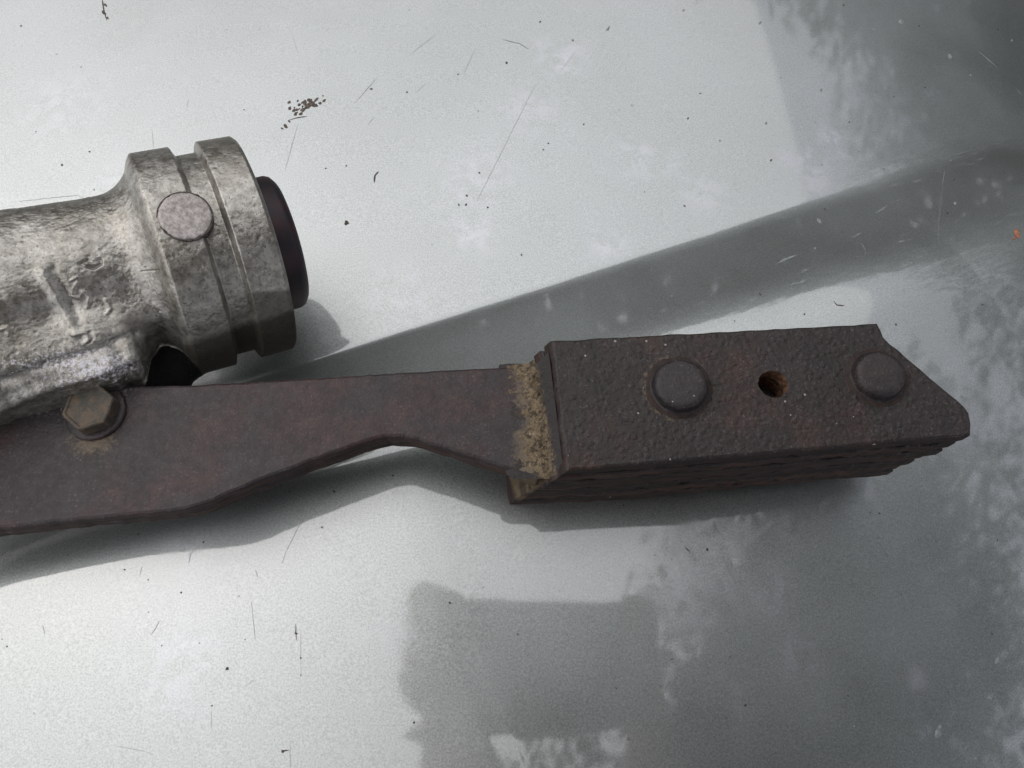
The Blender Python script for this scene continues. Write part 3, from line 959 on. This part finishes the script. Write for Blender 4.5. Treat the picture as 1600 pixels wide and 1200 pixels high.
def photographer():
    V, E, Rad, Reg = [], [], [], []
    def add(p, r, reg, par=None):
        V.append(tuple(p)); Rad.append(r); Reg.append(reg)
        if par is not None: E.append((par, len(V) - 1))
        return len(V) - 1
    W = Vector
    pelvis = add(W((0, -.92, .02)), .145, 1)
    belly = add(W((0, -.86, .20)), .135, 0, pelvis)
    chest = add(W((0, -.76, .38)), .15, 0, belly)
    neck0 = add(W((0, -.66, .52)), .07, 0, chest)
    neck = add(W((0, -.61, .57)), .055, 2, neck0)
    skull = add(W((0, -.55, .64)), .088, 2, neck)
    crown = add(W((0, -.53, .71)), .078, 2, skull)
    nose = add(W((0, -.455, .625)), .014, 2, skull)
    for s in (-1, 1):
        hip = add(W((.10 * s, -.92, -.06)), .095, 1, pelvis)
        knee = add(W((.12 * s, -.86, -.44)), .06, 1, hip)
        ank = add(W((.13 * s, -.93, -.80)), .042, 1, knee)
        add(W((.14 * s, -.80, -.83)), .035, 1, ank)
        sh = add(W((.19 * s, -.70, .45)), .065, 0, chest)
        el = add(W((.27 * s, -.45, .20)), .045, 0, sh)
        k_ = .072 if s < 0 else 0.0
        wr = add(cl(.125 * s + k_, -.105, .060), .032, 0, el)
        w2 = add(cl(.115 * s + k_, -.070, .045), .028 + k_ * .2, 2, wr)
        pm = add(cl(.104 * s + k_, -.034, .028), .026 + k_ * .25, 2, w2)
        tip = .055
        for k, (y, ln) in enumerate([(.056, .92), (.038, 1.0), (.020, .95), (.002, .8)]):
            a = add(cl(.100 * s, y * .8, .020), .0105, 2, pm)
            b = add(cl(.101 * s, y, -.004), .0085, 2, a)
            c = add(cl((.101 - .020 * ln) * s, y + .002, -.0075), .008, 2, b)
            add(cl((.101 - .034 * ln) * s, y + .003, -.0065), .007, 2, c)
        a = add(cl(.092 * s, -.020, .030), .012, 2, pm)
        b = add(cl(.072 * s, .000, .026), .0095, 2, a)
        add(cl(.056 * s, .014, .022), .008, 2, b)
    me = bpy.data.meshes.new('person')
    me.from_pydata(V, E, [])
    o = bpy.data.objects.new('person', me); col.objects.link(o)
    sk = o.modifiers.new('skin', 'SKIN'); sk.use_smooth_shade = True
    for i, r in enumerate(Rad):
        me.skin_vertices[0].data[i].radius = (r, r)
    me.skin_vertices[0].data[0].use_root = True
    ss = o.modifiers.new('sub', 'SUBSURF'); ss.levels = 1; ss.render_levels = 1
    bpy.context.view_layer.update()
    ev = o.evaluated_get(bpy.context.evaluated_depsgraph_get())
    m2 = bpy.data.meshes.new_from_object(ev)
    m2.name = 'person'
    o.modifiers.clear(); o.data = m2
    for mt in (JACKET, TROUSER, SKIN): m2.materials.append(mt)
    VA = np.array(V)
    for p in m2.polygons:
        d = ((VA - np.array(p.center)) ** 2).sum(1)
        p.material_index = Reg[int(d.argmin())]; p.use_smooth = True
    tag(o, 'person in dark jacket and jeans leaning over the bonnet with a phone', 'person')
    vs, fs = [], []
    for i in range(13):
        a = math.pi * .55 * i / 12
        for j in range(24):
            b = 2 * math.pi * j / 24
            n_ = Vector((math.sin(a) * math.cos(b), math.sin(a) * math.sin(b) , math.cos(a)))
            n_.rotate(Matrix.Rotation(R(25), 3, 'X'))
            vs.append(Vector((0, -.555, .685)) + n_ * (.096 + .006 * noise.noise(n_ * 9)))
    for i in range(12):
        for j in range(24):
            fs.append((i * 24 + j, i * 24 + (j + 1) % 24, (i + 1) * 24 + (j + 1) % 24, (i + 1) * 24 + j))
    link('hair', mesh_from('hair', vs, fs), HAIR, o, True)
photographer()

LEAF = flat_mat('leaf_green', (0.03, 0.042, 0.025), 0.6)
BARK = flat_mat('bark', (0.09, 0.07, 0.05), 0.9)
def tree(x, y, h, r, seed, label):
    rnd = random.Random(seed)
    root = bpy.data.objects.new('tree', None); col.objects.link(root)
    root.location = (x, y, -.86)
    tag(root, label, 'tree', 'trees mirrored in the paint')
    bm = bmesh.new()
    def limb(a, b, r0, r1):
        d = (b - a); q = d.to_track_quat('Z', 'Y'); rr = []
        for p, rad in ((a, r0), (b, r1)):
            rr.append([bm.verts.new(p + (q @ Vector((rad * math.cos(t), rad * math.sin(t), 0)))) for t in [2 * math.pi * i / 8 for i in range(8)]])
        for i in range(8): bm.faces.new((rr[0][i], rr[0][(i + 1) % 8], rr[1][(i + 1) % 8], rr[1][i]))
    top = Vector((.1, .1, h * .45))
    limb(Vector((0, 0, 0)), top, .12, .08)
    cls = []
    for i in range(9):
        t = rnd.uniform(0, 6.28); k = rnd.uniform(.2, .8)
        e = Vector((r * k * math.cos(t), r * k * math.sin(t), h * rnd.uniform(.5, .85)))
        limb(top, e, .05, .015); cls.append(e)
    link('trunk', bm_mesh('trunk', bm), BARK, root)
    vs, fs = [], []
    cls += [Vector((0, 0, h * .62))] * 3
    A = rnd.random
    for _ in range(int(4200 * r * r)):
        c = cls[rnd.randrange(len(cls))]
        q = Vector((rnd.gauss(0, 1), rnd.gauss(0, 1), rnd.gauss(0, 1))).normalized()
        p = c + q * (r * .52 * A() ** .45 * (1 + .25 * noise.noise(q * 2.5 + c)))
        a = Vector((rnd.gauss(0, 1), rnd.gauss(0, 1), rnd.gauss(0, 1))).normalized() * .075
        b = a.orthogonal().normalized() * .05
        n0 = len(vs)
        vs += [p - a, p + b, p + a, p - b]; fs.append((n0, n0 + 1, n0 + 2, n0 + 3))
    o = link('crown', mesh_from('crown', vs, fs), LEAF, root)
tree(5.6, 3.2, 4.6, 2.2, 2, 'low leafy tree beyond the right front corner of the bonnet')
tree(3.3, -1.2, 8.2, 3.0, 1, 'tall leafy tree close on the right of the car')
def added_hedge():  # out of view; added so the swage face mirrors something dark
    rnd = random.Random(9)
    vs, fs = [], []
    for _ in range(22000):
        x = rnd.uniform(-5, 4); y = 2.6 + abs(rnd.gauss(0, .3)); z = -.86 + 2.3 * rnd.random() ** .8 + rnd.gauss(0, .05)
        p = Vector((x, y, z))
        a = Vector((rnd.gauss(0, 1), rnd.gauss(0, 1), rnd.gauss(0, 1))).normalized() * .08
        b = a.orthogonal().normalized() * .05
        n0 = len(vs)
        vs += [p - a, p + b, p + a, p - b]; fs.append((n0, n0 + 1, n0 + 2, n0 + 3))
    r = bpy.data.objects.new('added_hedge', None); col.objects.link(r); r.location = (0, 0, 0)
    tag(r, 'unseen hedge across the driveway ahead of the bonnet', 'added_hedge')
    tag(link('added_foliage', mesh_from('added_foliage', vs, fs), LEAF, r), kind='stuff')
added_hedge()
